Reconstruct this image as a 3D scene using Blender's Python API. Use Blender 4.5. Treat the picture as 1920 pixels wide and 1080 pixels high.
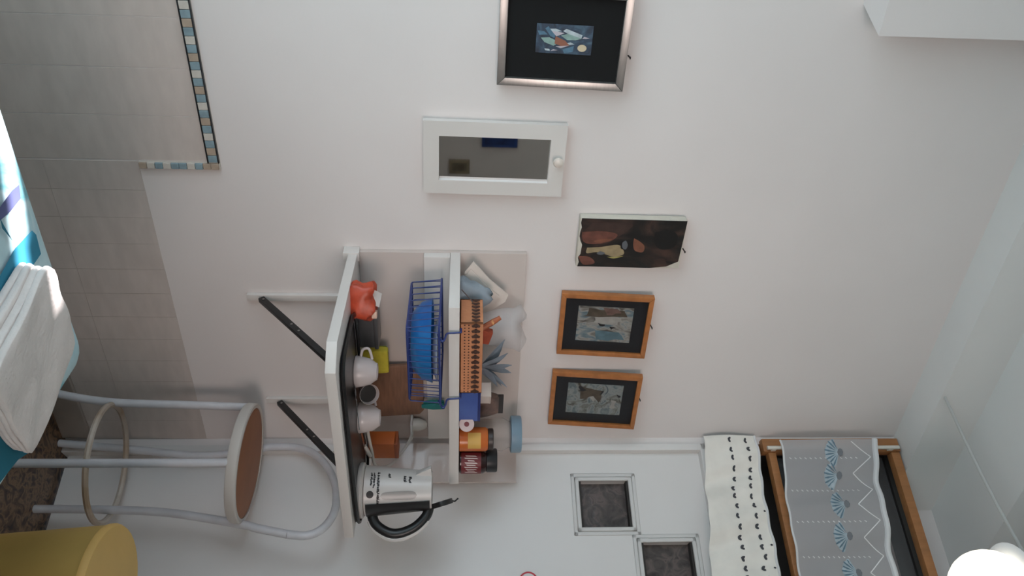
import bpy, bmesh, math, random
from math import sin, cos, pi, radians, sqrt
from mathutils import Vector, Matrix
random.seed(7)

# ------------------------------------------------------------------ clear
for o in list(bpy.data.objects): bpy.data.objects.remove(o, do_unlink=True)
scn = bpy.context.scene
COL = scn.collection

# ------------------------------------------------------------------ camera (phone held on its side: world up = picture right)
F_PX, YAW, PIT, ROLL, EYE = 1449.1, radians(34.06), radians(3.55), radians(0.55), 1.1
FW = Vector((sin(YAW)*cos(PIT), cos(YAW)*cos(PIT), sin(PIT)))
_r = Vector((cos(YAW), -sin(YAW), 0)); _u = _r.cross(FW)
RT = _r*cos(ROLL) + _u*sin(ROLL); UP = -_r*sin(ROLL) + _u*cos(ROLL)
cd = bpy.data.cameras.new('camera'); cam = bpy.data.objects.new('camera', cd); COL.objects.link(cam)
m = Matrix((UP, -RT, -FW)).transposed().to_4x4(); m.translation = Vector((0, 0, EYE))
cam.matrix_world = m
cd.sensor_fit = 'HORIZONTAL'; cd.sensor_width = 36; cd.lens = F_PX/1920*36; cd.clip_start = .02
scn.camera = cam

# ------------------------------------------------------------------ light
w = bpy.data.worlds.new('sky'); scn.world = w; w.use_nodes = True
bg = w.node_tree.nodes['Background']; bg.inputs[0].default_value = (.72, .86, 1, 1); bg.inputs[1].default_value = .6
sd = bpy.data.lights.new('sun', 'SUN'); sd.energy = 34; sd.angle = radians(.6); sd.color = (1, .93, .95)
sun = bpy.data.objects.new('sun', sd); COL.objects.link(sun); sun.location = (-4, 2, 4)
sun.rotation_euler = Vector((1, -.36, -.90)).to_track_quat('-Z', 'Y').to_euler()
def area(name, loc, target, sx, sy, power, col):
    d = bpy.data.lights.new(name, 'AREA'); d.shape = 'RECTANGLE'; d.size = sx; d.size_y = sy; d.energy = power; d.color = col
    o = bpy.data.objects.new(name, d); COL.objects.link(o); o.location = loc
    o.rotation_euler = (Vector(target)-Vector(loc)).to_track_quat('-Z', 'Z').to_euler(); return o
wd = area('window_daylight', (-.97, .92, .95), (.9, 1.28, 1.12), .9, 1.1, 7, (.74, .88, 1)); wd.data.spread = radians(110)
rd = area('rear_warm_fill', (.55, -1.69, 1.3), (.95, 1.6, 1.30), 1.2, 1.2, 4.6, (1, .83, .77)); rd.data.spread = radians(50)  # added warm fill behind the camera, aimed at the middle of the far wall
scn.view_settings.view_transform = 'Standard'; scn.view_settings.look = 'None'
scn.view_settings.exposure = -0.63; scn.view_settings.gamma = 1; scn.view_settings.use_curve_mapping = False

# ------------------------------------------------------------------ materials
def lin(c):
    out = []
    for v in c:
        v /= 255
        out.append(v/12.92 if v <= .04045 else ((v+.055)/1.055)**2.4)
    return out
MATS = {}
def M(name, c, rough=.6, metal=0, var=0, vs=8, c2=None, bump=0, bs=60, trans=0, alpha=1, emit=0, coat=0, stretch=None, ior=None):
    if name in MATS: return MATS[name]
    mt = bpy.data.materials.new(name); mt.use_nodes = True; nt = mt.node_tree; N = nt.nodes; L = nt.links
    b = N['Principled BSDF']; a = lin(c)
    b.inputs['Base Color'].default_value = (*a, 1); b.inputs['Roughness'].default_value = rough; b.inputs['Metallic'].default_value = metal
    if ior: b.inputs['IOR'].default_value = ior
    if trans: b.inputs['Transmission Weight'].default_value = trans
    if alpha < 1: b.inputs['Alpha'].default_value = alpha
    if coat: b.inputs['Coat Weight'].default_value = coat
    if emit: b.inputs['Emission Color'].default_value = (*a, 1); b.inputs['Emission Strength'].default_value = emit
    if var or bump or c2:
        tc = N.new('ShaderNodeTexCoord'); src = tc.outputs['Object']
        if stretch:
            mp = N.new('ShaderNodeMapping'); mp.inputs['Scale'].default_value = stretch; L.new(src, mp.inputs[0]); src = mp.outputs[0]
    if var or c2:
        no = N.new('ShaderNodeTexNoise'); no.inputs['Scale'].default_value = vs; no.inputs['Detail'].default_value = 5; L.new(src, no.inputs['Vector'])
        rp = N.new('ShaderNodeValToRGB'); L.new(no.outputs['Fac'], rp.inputs[0])
        if c2: d0, d1 = a, lin(c2)
        else: d0 = [v*(1-var) for v in a]; d1 = [min(1, v*(1+var)) for v in a]
        rp.color_ramp.elements[0].position = .33; rp.color_ramp.elements[1].position = .67
        rp.color_ramp.elements[0].color = (*d0, 1); rp.color_ramp.elements[1].color = (*d1, 1)
        L.new(rp.outputs[0], b.inputs['Base Color'])
    if bump:
        n2 = N.new('ShaderNodeTexNoise'); n2.inputs['Scale'].default_value = bs; n2.inputs['Detail'].default_value = 4; L.new(src, n2.inputs['Vector'])
        bp = N.new('ShaderNodeBump'); bp.inputs['Strength'].default_value = bump; bp.inputs['Distance'].default_value = .004
        L.new(n2.outputs['Fac'], bp.inputs['Height']); L.new(bp.outputs[0], b.inputs['Normal'])
    MATS[name] = mt; return mt
def ramp_mat(name, stops, scale=5, rough=.6, dist=1.5, stretch=(1, 1, 1), off=(0, 0, 0), bump=0):
    mt = bpy.data.materials.new(name); mt.use_nodes = True; nt = mt.node_tree; N = nt.nodes; L = nt.links; b = N['Principled BSDF']
    tc = N.new('ShaderNodeTexCoord'); mp = N.new('ShaderNodeMapping'); mp.inputs['Scale'].default_value = stretch; mp.inputs['Location'].default_value = off
    no = N.new('ShaderNodeTexNoise'); no.inputs['Scale'].default_value = scale; no.inputs['Detail'].default_value = 6; no.inputs['Distortion'].default_value = dist
    rp = N.new('ShaderNodeValToRGB'); L.new(tc.outputs['Object'], mp.inputs[0]); L.new(mp.outputs[0], no.inputs['Vector']); L.new(no.outputs['Fac'], rp.inputs[0])
    el = rp.color_ramp.elements
    while len(el) < len(stops): el.new(.5)
    for e, (p, c) in zip(el, stops): e.position = p; e.color = (*lin(c), 1)
    L.new(rp.outputs[0], b.inputs['Base Color']); b.inputs['Roughness'].default_value = rough
    if bump:
        bp = N.new('ShaderNodeBump'); bp.inputs['Strength'].default_value = bump; bp.inputs['Distance'].default_value = .003
        L.new(no.outputs['Fac'], bp.inputs['Height']); L.new(bp.outputs[0], b.inputs['Normal'])
    MATS[name] = mt; return mt
def sheer(name, c, fac, var=.08):
    mt = bpy.data.materials.new(name); mt.use_nodes = True; nt = mt.node_tree; N = nt.nodes; L = nt.links; N.clear()
    out = N.new('ShaderNodeOutputMaterial'); d = N.new('ShaderNodeBsdfDiffuse'); t = N.new('ShaderNodeBsdfTranslucent'); tr = N.new('ShaderNodeBsdfTransparent')
    a = N.new('ShaderNodeMixShader'); b = N.new('ShaderNodeMixShader'); col = (*lin(c), 1)
    d.inputs[0].default_value = col; t.inputs[0].default_value = col
    a.inputs[0].default_value = .3; b.inputs[0].default_value = fac
    L.new(d.outputs[0], a.inputs[1]); L.new(t.outputs[0], a.inputs[2]); L.new(a.outputs[0], b.inputs[1]); L.new(tr.outputs[0], b.inputs[2]); L.new(b.outputs[0], out.inputs[0])
    MATS[name] = mt; return mt

WALL = M('wall_paint', (226, 219, 215), .85, var=.02, vs=3, bump=.05, bs=90)
WHITE = M('white_gloss_paint', (226, 222, 218), .4, var=.015, vs=6)
CEIL = M('ceiling_paint', (228, 226, 222), .9, var=.02, vs=4)
TILE = M('beige_wall_tile', (206, 195, 187), .45, var=.05, vs=14, bump=.015, bs=120, stretch=(1, 1, 3))
SKIRT = M('pale_skirting_tile', (168, 156, 146), .5, var=.06, vs=20)
FLOOR = ramp_mat('brown_marble', [(.32, (40, 29, 23)), (.44, (92, 68, 50)), (.54, (138, 108, 82)), (.66, (64, 47, 36))], 22, .35, 2.0)
TUBE = M('pale_grey_tube', (212, 212, 215), .35, var=.06, vs=20)

# ------------------------------------------------------------------ mesh builder
class MB:
    def __init__(s): s.v = []; s.f = []; s.mi = []; s.cur = 0
    def add(s, vs, fs):
        n = len(s.v); s.v += [tuple(p) for p in vs]
        for f in fs: s.f.append(tuple(i+n for i in f)); s.mi.append(s.cur)
        return s
    def box(s, x0, x1, y0, y1, z0, z1):
        return s.add([(x0,y0,z0),(x1,y0,z0),(x1,y1,z0),(x0,y1,z0),(x0,y0,z1),(x1,y0,z1),(x1,y1,z1),(x0,y1,z1)],
                     [(0,3,2,1),(4,5,6,7),(0,1,5,4),(1,2,6,5),(2,3,7,6),(3,0,4,7)])
    def prism(s, poly, a, b, axis='z'):
        n = len(poly)
        def P(p, h): return {'z': (p[0], p[1], h), 'y': (p[0], h, p[1]), 'x': (h, p[0], p[1])}[axis]
        vs = [P(p, a) for p in poly]+[P(p, b) for p in poly]
        fs = [tuple(reversed(range(n))), tuple(range(n, 2*n))]+[(i, (i+1) % n, (i+1) % n+n, i+n) for i in range(n)]
        return s.add(vs, fs)
    def tube(s, pts, r, n=8, closed=False, flat=None):
        P = [Vector(p) for p in pts]; k = len(P); rings = []
        prev = None
        for i in range(k):
            if closed: t = (P[(i+1) % k]-P[i-1])
            else: t = P[min(i+1, k-1)]-P[max(i-1, 0)]
            if t.length < 1e-9: t = Vector((0, 0, 1))
            t.normalize()
            if prev is None:
                ref = Vector((0, 0, 1)) if abs(t.z) < .9 else Vector((1, 0, 0)); a = t.cross(ref).normalized()
            else:
                a = (prev-t*prev.dot(t)); a = a.normalized() if a.length > 1e-6 else t.cross(Vector((0, 1, 0))).normalized()
            prev = a; b = t.cross(a); rr = r[i] if isinstance(r, (list, tuple)) else r
            f2 = flat or 1
            rings.append([P[i]+(a*cos(2*pi*j/n)+b*sin(2*pi*j/n)*f2)*rr for j in range(n)])
        vs = [p for ring in rings for p in ring]; fs = []
        for i in range(k if closed else k-1):
            i2 = (i+1) % k
            for j in range(n): fs.append((i*n+j, i*n+(j+1) % n, i2*n+(j+1) % n, i2*n+j))
        if not closed: fs += [tuple(reversed(range(n))), tuple(range((k-1)*n, k*n))]
        return s.add(vs, fs)
    def lathe(s, prof, n=24, c=(0, 0, 0), sx=1, sy=1):
        vs = []; fs = []; k = len(prof)
        for r, z in prof:
            for j in range(n): vs.append((c[0]+r*cos(2*pi*j/n)*sx, c[1]+r*sin(2*pi*j/n)*sy, c[2]+z))
        for i in range(k-1):
            for j in range(n): fs.append((i*n+j, i*n+(j+1) % n, (i+1)*n+(j+1) % n, (i+1)*n+j))
        fs += [tuple(reversed(range(n))), tuple(range((k-1)*n, k*n))]
        return s.add(vs, fs)
    def ring(s, prof, n=40, c=(0, 0, 0)):
        k = len(prof); vs = [(c[0]+r*cos(2*pi*j/n), c[1]+r*sin(2*pi*j/n), c[2]+z) for r, z in prof for j in range(n)]
        return s.add(vs, [(i*n+j, i*n+(j+1) % n, ((i+1) % k)*n+(j+1) % n, ((i+1) % k)*n+j) for i in range(k) for j in range(n)])
    def xform(s, mat):
        s.v = [tuple(mat @ Vector(p)) for p in s.v]; return s
    def grid(s, fn, nu, nv):
        vs = [fn(i/nu, j/nv) for i in range(nu+1) for j in range(nv+1)]
        return s.add(vs, [(i*(nv+1)+j, (i+1)*(nv+1)+j, (i+1)*(nv+1)+j+1, i*(nv+1)+j+1) for i in range(nu) for j in range(nv)])
    def pad(s, pos, t, e=.06, pw=5, M_=56):
        """cushion-like slab: pos(p,q,h) maps the unit square and a height to a point; h runs 0..t"""
        rings = []
        def ring(sc, h):
            o = []
            for j in range(M_):
                a = 2*pi*j/M_; ca, sa = cos(a), sin(a); k = (abs(ca)**pw+abs(sa)**pw)**(-1/pw)
                o.append(pos(.5+.5*k*ca*sc, .5+.5*k*sa*sc, h))
            return o
        for sc in (.3, .6, .85): rings.append(ring(sc*(1-e), 0))
        for i in range(7):
            ph = -pi/2+pi*i/6; rings.append(ring(1-e+e*cos(ph), t*(.5+.5*sin(ph))))
        for sc in (.85, .6, .3): rings.append(ring(sc*(1-e), t))
        vs = [p for r in rings for p in r]; n = M_; k = len(rings)
        fs = [(i*n+j, i*n+(j+1) % n, (i+1)*n+(j+1) % n, (i+1)*n+j) for i in range(k-1) for j in range(n)]
        fs += [tuple(reversed(range(n))), tuple(range((k-1)*n, k*n))]
        return s.add(vs, fs)
    def build(s, name, mat, parent=None, smooth=False, bevel=0, seg=2, ang=40):
        me = bpy.data.meshes.new(name); me.from_pydata([tuple(v) for v in s.v], [], s.f); me.validate()
        mats = mat if isinstance(mat, (list, tuple)) else [mat]
        for q in mats: me.materials.append(q)
        if len(mats) > 1: me.polygons.foreach_set('material_index', s.mi)
        bm = bmesh.new(); bm.from_mesh(me)
        if bevel:
            bmesh.ops.bevel(bm, geom=[e for e in bm.edges if e.is_manifold and e.calc_face_angle(0) > .5], offset=bevel, segments=seg, affect='EDGES', profile=.6)
        bmesh.ops.recalc_face_normals(bm, faces=bm.faces); bm.to_mesh(me); bm.free()
        if smooth or bevel:
            me.polygons.foreach_set('use_smooth', [True]*len(me.polygons)); me.set_sharp_from_angle(angle=radians(ang))
        me.update()
        o = bpy.data.objects.new(name, me); COL.objects.link(o)
        if parent: o.parent = parent
        return o
def tag(o, label, cat, group=None):
    o['label'] = label; o['category'] = cat
    if group: o['group'] = group
    return o
def thing(name, label, cat, loc=(0, 0, 0), rotz=0, group=None, rotx=0):
    o = bpy.data.objects.new(name, None); o.empty_display_size = .05; COL.objects.link(o); o.location = loc; o.rotation_euler = (rotx, 0, rotz)
    return tag(o, label, cat, group)
def struct(o, label=None):
    o['kind'] = 'structure'
    if label: o['label'] = label
    return o
def sempty(name, loc=(0, 0, 0), rotz=0, label=None):
    o = bpy.data.objects.new(name, None); o.empty_display_size = .05; COL.objects.link(o); o.location = loc; o.rotation_euler = (0, 0, rotz)
    return struct(o, label)
def spline(P, n=6):
    P = [Vector(p) for p in P]; out = []
    for i in range(len(P)-1):
        a = P[max(i-1, 0)]; b = P[i]; c = P[i+1]; d = P[min(i+2, len(P)-1)]
        for k in range(n):
            t = k/n
            out.append(.5*((2*b)+(c-a)*t+(2*a-5*b+4*c-d)*t*t+(3*b-a-3*c+d)*t**3))
    out.append(P[-1]); return out
def ray(px, py): return FW + UP*((px-960)/F_PX) + RT*((py-540)/F_PX)
CP = Vector((0, 0, EYE))
def onz(px, py, z): d = ray(px, py); return CP+d*((z-EYE)/d.z)
def ony(px, py, y): d = ray(px, py); return CP+d*(y/d.y)
def onx(px, py, x): d = ray(px, py); return CP+d*(x/d.x)

# ------------------------------------------------------------------ room shell
YW = 1.596
struct(MB().box(-1.15, 3.2, -1.85, 1.75, -.06, 0).build('floor', FLOOR), 'brown mottled marble floor beside the bed')
wf = struct(MB().box(-1.15, 1.62, YW, 1.75, 0, 2.72).build('wall_far', WALL), 'white painted wall behind the shelf and the pictures')
ln = MB()   # left wall with a wide window and a tall slit between shutters
X0, X1 = -1.15, -1.0
ln.box(X0, X1, -1.85, -.5, 0, 2.72); ln.box(X0, X1, -.5, 1.474, 0, .05); ln.box(X0, X1, -.5, 1.474, 1.62, 2.72)
ln.box(X0, X1, 1.474, 1.565, 2.15, 2.72); ln.box(X0, X1, 1.565, YW, 0, 2.72)
struct(ln.build('wall_left', WALL), 'white wall with the window that lights the room')
wn = MB(); wn.box(-1.15, -.1, -1.85, -1.7, 0, 2.72); wn.box(1.2, 3.2, -1.85, -1.7, 0, 2.72); wn.box(-.1, 1.2, -1.85, -1.7, 0, .65); wn.box(-.1, 1.2, -1.85, -1.7, 1.95, 2.72)
struct(wn.build('wall_near', M('grey_beige_paint', (222, 212, 204), .85, var=.03, vs=4)), 'white wall behind the camera, seen in the mirror')
TH = radians(67); DD = Vector((cos(TH), -sin(TH), 0)); P0 = Vector((1.6, YW, 0)); RZ = -TH
wr = MB(); wr.box(-.02, .02, 0, .15, 0, 2.377); wr.box(.02, .78, 0, .15, 1.80, 1.945); wr.box(.78, 3.7, 0, .15, 0, 2.377)
wr.box(-.3, 3.7, .15, .25, 2.3, 2.72)
wro = struct(wr.build('wall_right', WALL), 'white wall with the door, running towards the camera'); wro.location = P0; wro.rotation_euler.z = RZ
struct(MB().box(-1.15, 3.2, -1.85, 1.27, 2.65, 2.72).build('ceiling', CEIL), 'white ceiling above the stepped beams')
struct(MB().box(-1.0, 1.95, 1.495, YW+.12, 2.377, 2.70).build('trim_1', CEIL), 'lower white ceiling step along the far wall')
struct(MB().box(-1.0, 2.1, 1.27, 1.495, 2.515, 2.70).build('trim_2', CEIL), 'upper white ceiling step beside the lower one')
struct(MB().prism([(-1.0, YW), (-1.0, 1.5), (.408, 1.5), (.372, YW)], 1.908, 2.377).build('trim_3', WALL), 'white boxed bulkhead high on the far wall')
# skirting of the far wall
struct(MB().box(-1.0, 1.585, YW-.012, YW, 0, .075).build('baseboard_far', SKIRT, bevel=.003), 'pale skirting tile at the foot of the tiled wall')

# wall tiles (each its own piece)
def tiles(edges, rows, gap):
    for i in range(len(edges)-1):
        for z0, z1 in rows:
            o = MB().box(edges[i]+gap, edges[i+1]-gap, YW-.0014, YW+.002, z0+gap, z1-gap).build('tile', TILE, wf)
xl = [.749-.103*k for k in range(6)][::-1]
tiles(xl, [(.075, .535)], .0012)
xr = [.752+.0706*k for k in range(13)]; xr[-1] = 1.597
tiles(xr, [(.18, .384), (.075, .18)], .0003)
# mosaic border
GROUT = M('mosaic_grout', (205, 198, 188), .8); LINER = M('black_liner', (28, 30, 34), .4)
PB = M('mosaic_blue', (136, 158, 166), .35, var=.12, vs=60); PW = M('mosaic_cream', (206, 200, 190), .35, var=.05, vs=60); PT = M('mosaic_tan', (176, 158, 140), .35, var=.08, vs=60)
t4 = struct(MB().box(.235, .766, YW-.006, YW, .536, .5605).box(.7505, .766, YW-.006, YW, .386, .536).build('trim_4', GROUT), 'mosaic border in blue, cream and tan along the tile edge')
seq = [PB, PT, PB, PW]
for k in range(30):
    x1 = .748-.0172*k
    MB().box(x1-.0164, x1, YW-.0105, YW-.004, .5385, .558).build('mosaic_piece', seq[k % 4], t4, bevel=.0008, seg=1)
MB().box(.235, .75, YW-.0105, YW-.004, .5585, .5607).build('liner', LINER, t4); MB().box(.235, .75, YW-.0105, YW-.004, .5355, .5378).build('liner', LINER, t4)
vs_ = [PT, PW, PB, PW, PB, PB, PW, PB, PT, PT]
for k in range(10):
    z0 = .387+.0172*k
    MB().box(.7515, .7655, YW-.0105, YW-.004, z0, z0+.0164).build('mosaic_piece', vs_[k], t4, bevel=.0008, seg=1)

# ------------------------------------------------------------------ door wall pieces (local frame: x along the wall, -y into the room)
def dthing(name, label, cat, s=0, z=0, group=None): return thing(name, label, cat, P0+DD*s+Vector((0, 0, z)), RZ, group)
PANE = ramp_mat('dim_bubbled_glass', [(.3, (58, 52, 50)), (.5, (84, 76, 73)), (.62, (104, 92, 88)), (.75, (70, 62, 60))], 30, .25, 1.2, bump=.4)
MOULD = M('door_moulding', (214, 211, 207), .45)
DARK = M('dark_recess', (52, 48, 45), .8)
dr = sempty('door_1', P0, RZ, 'white door with small square windows stepping upwards')
wins = [(.122, .252, 1.428, 1.568), (.294, .424, 1.587, 1.727), (.466, .596, 1.30, 1.44)][:2]
xs = [.04, .122, .252, .294, .424, .762]
slab = MB()
slab.box(.04, .122, .02, .055, .01, 1.79); slab.box(.252, .294, .02, .055, .01, 1.79); slab.box(.424, .762, .02, .055, .01, 1.79)
for a, b, c, d in wins: slab.box(a, b, .02, .055, .01, c); slab.box(a, b, .02, .055, d, 1.79)
slab.build('door_leaf', WHITE, dr)
for a, b, c, d in wins:
    p = MB().box(a, b, .044, .048, c, d).build('pane', PANE, dr)
    fr = MB()
    for e, y0 in ((.022, .0165), (.011, .0135)):
        fr.box(a-e, a-e+.011, y0, .03, c-e, d+e); fr.box(b+e-.011, b+e, y0, .03, c-e, d+e)
        fr.box(a-e, b+e, y0, .03, c-e, c-e+.011); fr.box(a-e, b+e, y0, .03, d+e-.011, d+e)
    fr.build('window_moulding', MOULD, dr, bevel=.002, seg=1)
    MB().box(a, b, .02, .043, c, c+.006).box(a, b, .02, .043, d-.006, d).build('reveal_stripe', DARK, dr)  # dark stripes along top and bottom of the pane reveal
st = MB().box(.02, .04, -.006, .06, 0, 1.80).box(.762, .78, -.006, .06, 0, 1.80).box(.02, .78, -.006, .06, 1.785, 1.80)
st.build('door_casing', WHITE, dr, bevel=.003)
ha = MB(); ha.tube([(.70, .02, 1.0), (.70, -.03, 1.0), (.62, -.032, 1.0)], .008, 10); ha.box(.685, .715, .012, .022, .95, 1.06)
ha.build('door_handle', M('brushed_steel', (170, 168, 165), .3, 1), dr, bevel=.001)

# transom window above the door
WOOD = M('varnished_pine', (166, 112, 68), .45, var=.12, vs=10, stretch=(6, 6, 1), bump=.03, bs=60)
tw = sempty('window_2', P0, RZ, 'small wooden transom window above the door')
MB().box(.012, .052, -.022, .012, 1.965, 2.372).build('stile', WOOD, tw, bevel=.003)
MB().box(.74, .78, -.022, .012, 1.965, 2.372).build('stile', WOOD, tw, bevel=.003)
MB().box(.052, .74, -.018, .010, 1.979, 2.001).build('rail', WOOD, tw, bevel=.003)
MB().box(.052, .74, -.018, .010, 2.344, 2.370).build('rail', WOOD, tw, bevel=.003)
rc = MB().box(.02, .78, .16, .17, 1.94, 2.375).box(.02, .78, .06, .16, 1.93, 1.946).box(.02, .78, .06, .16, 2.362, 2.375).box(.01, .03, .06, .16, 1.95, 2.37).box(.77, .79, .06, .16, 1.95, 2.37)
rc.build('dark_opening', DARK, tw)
MB().box(.052, .74, .03, .034, 2.006, 2.338).build('pane', M('dusty_pane', (120, 122, 124), .15, alpha=.25), tw)
rod = MB(); rod.tube([(.045, -.034, 1.972), (.045, -.034, 2.362)], .0055, 10); rod.box(.039, .051, -.034, -.02, 1.985, 1.998); rod.box(.039, .051, -.034, -.02, 2.33, 2.345)
rod.build('bolt_bar', M('ivory_bolt', (222, 216, 204), .4), tw, smooth=True)

# shell curtain
SHEER = sheer('sheer_voile', (206, 203, 203), .16); HEM = M('white_hem', (222, 221, 220), .8)
ct = dthing('shell_curtain', 'sheer white curtain with embroidered blue scallop shells over the transom window', 'curtain', 0, 0)
S0, S1 = .028, .72
def cz(u, v):
    top = 2.284-.05*u-.02*sin(pi*min(1, u*1.1)); bot = 2.008-.055*u+.004*sin(u*16); return bot+(top-bot)*v
def cy(u, v): return -.046-.010*sin(u*21+.6+v*.5)*(.5+.5*v)-.004*sin(u*47+v*3)
def cpt(u, v, off=0): return (S0+(S1-S0)*u, cy(u, v)-off, cz(u, v))
MB().grid(cpt, 110, 24).build('voile', SHEER, ct, smooth=True)
MB().tube([cpt(i/60, 1, 0) for i in range(61)], .008, 8).build('top_hem', HEM, ct, smooth=True)
MB().tube([cpt(i/60, 0, 0) for i in range(61)], .003, 6).build('bottom_hem', HEM, ct, smooth=True)
LACE = M('lace_stitch', (244, 242, 240), .8); SHB = M('shell_blue_thread', (104, 128, 142), .8, var=.15, vs=80); SHG = M('shell_grey_thread', (120, 122, 126), .8); SHP = M('shell_pale_thread', (178, 190, 196), .8, var=.1, vs=80)
def ribbon(mb, pts, wd, off):
    # flat stitched ribbon following the cloth, pts in (u,v)
    for (u0, v0), (u1, v1) in zip(pts[:-1], pts[1:]):
        du = (u1-u0)*(S1-S0); dv = (v1-v0)*.28; l = sqrt(du*du+dv*dv) or 1; nu = -dv/l*wd/(S1-S0); nv = du/l*wd/.28
        mb.add([cpt(u0+nu, v0+nv, off), cpt(u1+nu, v1+nv, off), cpt(u1-nu, v1-nv, off), cpt(u0-nu, v0-nv, off)], [(0, 1, 2, 3)])
lz = MB(); zz = []
zz += [(.01, .74)]
for k in range(10): zz += [(.075+.13*k, .94), (.14+.13*k, .74)]
zz = [p for p in zz if p[0] <= .98]
for a, b in zip(zz[:-1], zz[1:]): ribbon(lz, [(a[0]+(b[0]-a[0])*t/6, a[1]+(b[1]-a[1])*t/6) for t in range(7)], .0013, .0012)
for u in (.075, .205, .335, .465, .6, .73, .86):
    for k in range(14):
        v = .06+.055*k; ribbon(lz, [(u, v), (u+.006, v+.02)], .0011, .0012)
lz.build('lace_zigzag', LACE, ct)['kind'] = 'stuff'
for i, u in enumerate((.055, .15, .27, .395, .53, .665, .8)):
    v0 = .60-.03*(i % 2)
    def q(r, a): return cpt(u+(r*sin(a))/(S1-S0), v0-(r*cos(a))/.275, .0013)
    fan = MB(); arc = [q(.040*(1+.06*(k % 2)), radians(-72+8*k)) for k in range(19)]
    fan.add([q(.002, pi)]+arc, [(0, k+1, k+2) for k in range(18)]); fan.build('shell_ground', SHP, ct)
    sm = MB()
    for k in range(8):
        a = radians(-63+18*k); r1 = .043 if k % 2 else .040
        def p(r, da, a=a): return cpt(u+(r*sin(a+da))/(S1-S0), v0-(r*cos(a+da))/.275, .0022)
        sm.add([p(.008, 0), p(r1*.75, .085), p(r1, .03), p(r1, -.05), p(r1*.75, -.075)], [(0, 1, 2, 3, 4)])
    sm.build('shell_motif', SHB, ct)['kind'] = 'stuff'
    kn = MB(); kn.add([cpt(u+.011*cos(j*pi/4)/(S1-S0), v0+.004/.28+.009*sin(j*pi/4)/.28, .0030) for j in range(8)], [tuple(range(8))])
    kn.build('shell_hinge', SHG, ct)

# dotted valance below it
VAL = M('cream_eyelet_cotton', (238, 232, 222), .85, var=.05, vs=18, bump=.2, bs=25)
va = dthing('dotted_valance', 'cream cotton valance with dark embroidered dots above the door', 'curtain')
def vz(u, v):
    top = 1.945-.022*u+.004*sin(u*18); bot = 1.795-.075*u; return bot+(top-bot)*v
def vy(u, v): return -.022-.010*sin(u*24+1.2*v)*(1.1-.7*v)-.005*sin(u*55+4*v)
def vpt(u, v, off=0): return (.004+.74*u, vy(u, v)-off, vz(u, v))
MB().grid(vpt, 120, 20).build('cotton_panel', VAL, va, smooth=True)
MB().tube([vpt(i/60, 1, 0) for i in range(61)], .0035, 6).build('top_hem', HEM, va, smooth=True)
dm = MB(); DOT = M('charcoal_embroidery', (70, 70, 74), .8)
for row, v in enumerate((.50, .82)):
    for k in range(26):
        u = .02+.037*k+random.uniform(-.004, .004); vv = v+random.uniform(-.03, .03)-.01*row
        for sg in (-1, 1):
            a = random.uniform(.4, 1.1)*sg
            ca, sa = cos(a), sin(a); o = []
            for j in range(7):
                p, q = .0058*cos(2*pi*j/7), .0034*sin(2*pi*j/7)
                o.append(vpt(u+(p*ca-q*sa+.003*sg)/.74, vv+(p*sa+q*ca)/.15, .0014))
            dm.add(o, [tuple(range(7))])
for u in (.3, .42, .5, .62): dm.add([vpt(u+.003*cos(j)/.74, .95+.003*sin(j)/.15, .0014) for j in range(6)], [tuple(range(6))])
dm.build('dot_embroidery', DOT, va)['kind'] = 'stuff'

# no smoking sticker
RED = M('sign_red', (190, 44, 58), .5); SW = M('sign_white', (226, 222, 220), .5); INK = M('sign_ink', (48, 44, 44), .6)
sg = dthing('no_smoking_sign', 'round red and white no smoking sticker on the door', 'sign', .392, 1.276)
R = .026
MB().lathe([(R, 0), (R, .0012)], 32).build('disc', SW, sg)
rg = MB(); n = 40
vs = []; 
for j in range(n):
    a = 2*pi*j/n
    for r, h in ((R, .0012), (R, .002), (R*.84, .002), (R*.84, .0012)): vs.append((r*cos(a), r*sin(a), h))
rg.add(vs, [(j*4+k, ((j+1) % n)*4+k, ((j+1) % n)*4+(k+1) % 4, j*4+(k+1) % 4) for j in range(n) for k in range(4)])
ca = cos(radians(45)); 
rg.add([(-.0025*ca-.02*ca, .0025*ca-.02*ca, .002), (.0025*ca-.02*ca, -.0025*ca-.02*ca, .002), (.0025*ca+.02*ca, -.0025*ca+.02*ca, .002), (-.0025*ca+.02*ca, .0025*ca+.02*ca, .002)], [(0, 1, 2, 3)])
rg.build('red_ring', RED, sg)
ci = MB().box(-.012, .008, -.002, .002, .0012, .0018); ci.tube([(.009, 0, .0015), (.011, .005, .0015), (.008, .009, .0015)], .0007, 5); ci.build('cigarette', INK, sg)
sg.rotation_euler = (radians(90), 0, RZ); sg.location = P0+DD*.392+Vector((0, 0, 1.276))+Vector((sin(TH), cos(TH), 0))*.0195

# ------------------------------------------------------------------ ceiling lamp and its cable
GL = M('glowing_glass', (255, 244, 226), .4, emit=2.2); LB = M('lamp_metal_white', (214, 218, 222), .4)
lc = onz(1858, 1106, 2.25)
lp = thing('globe_lamp', 'glowing white globe lamp hanging from the ceiling', 'lamp', (lc.x, lc.y, 2.25))
prof = [(.002, -.084)]+[(.084*sin(pi*i/14), -.084*cos(pi*i/14)) for i in range(1, 13)]
MB().lathe(prof, 32).build('globe', GL, lp, smooth=True)
MB().lathe([(.072, .048), (.086, .045), (.098, .050), (.072, .078), (.03, .10), (.012, .12), (.012, .40)], 32).build('cap', LB, lp, smooth=True)
MB().lathe([(.05, .385), (.05, .40)], 24).build('ceiling_rose', LB, lp, smooth=True)
c0 = ony(1772, 745, 1.492); c3 = Vector((lc.x, lc.y, 2.37))
pts = spline([c0, c0*.72+c3*.28-Vector((0, 0, .006)), c0*.42+c3*.58-Vector((0, 0, .008)), c3], 8)
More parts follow.
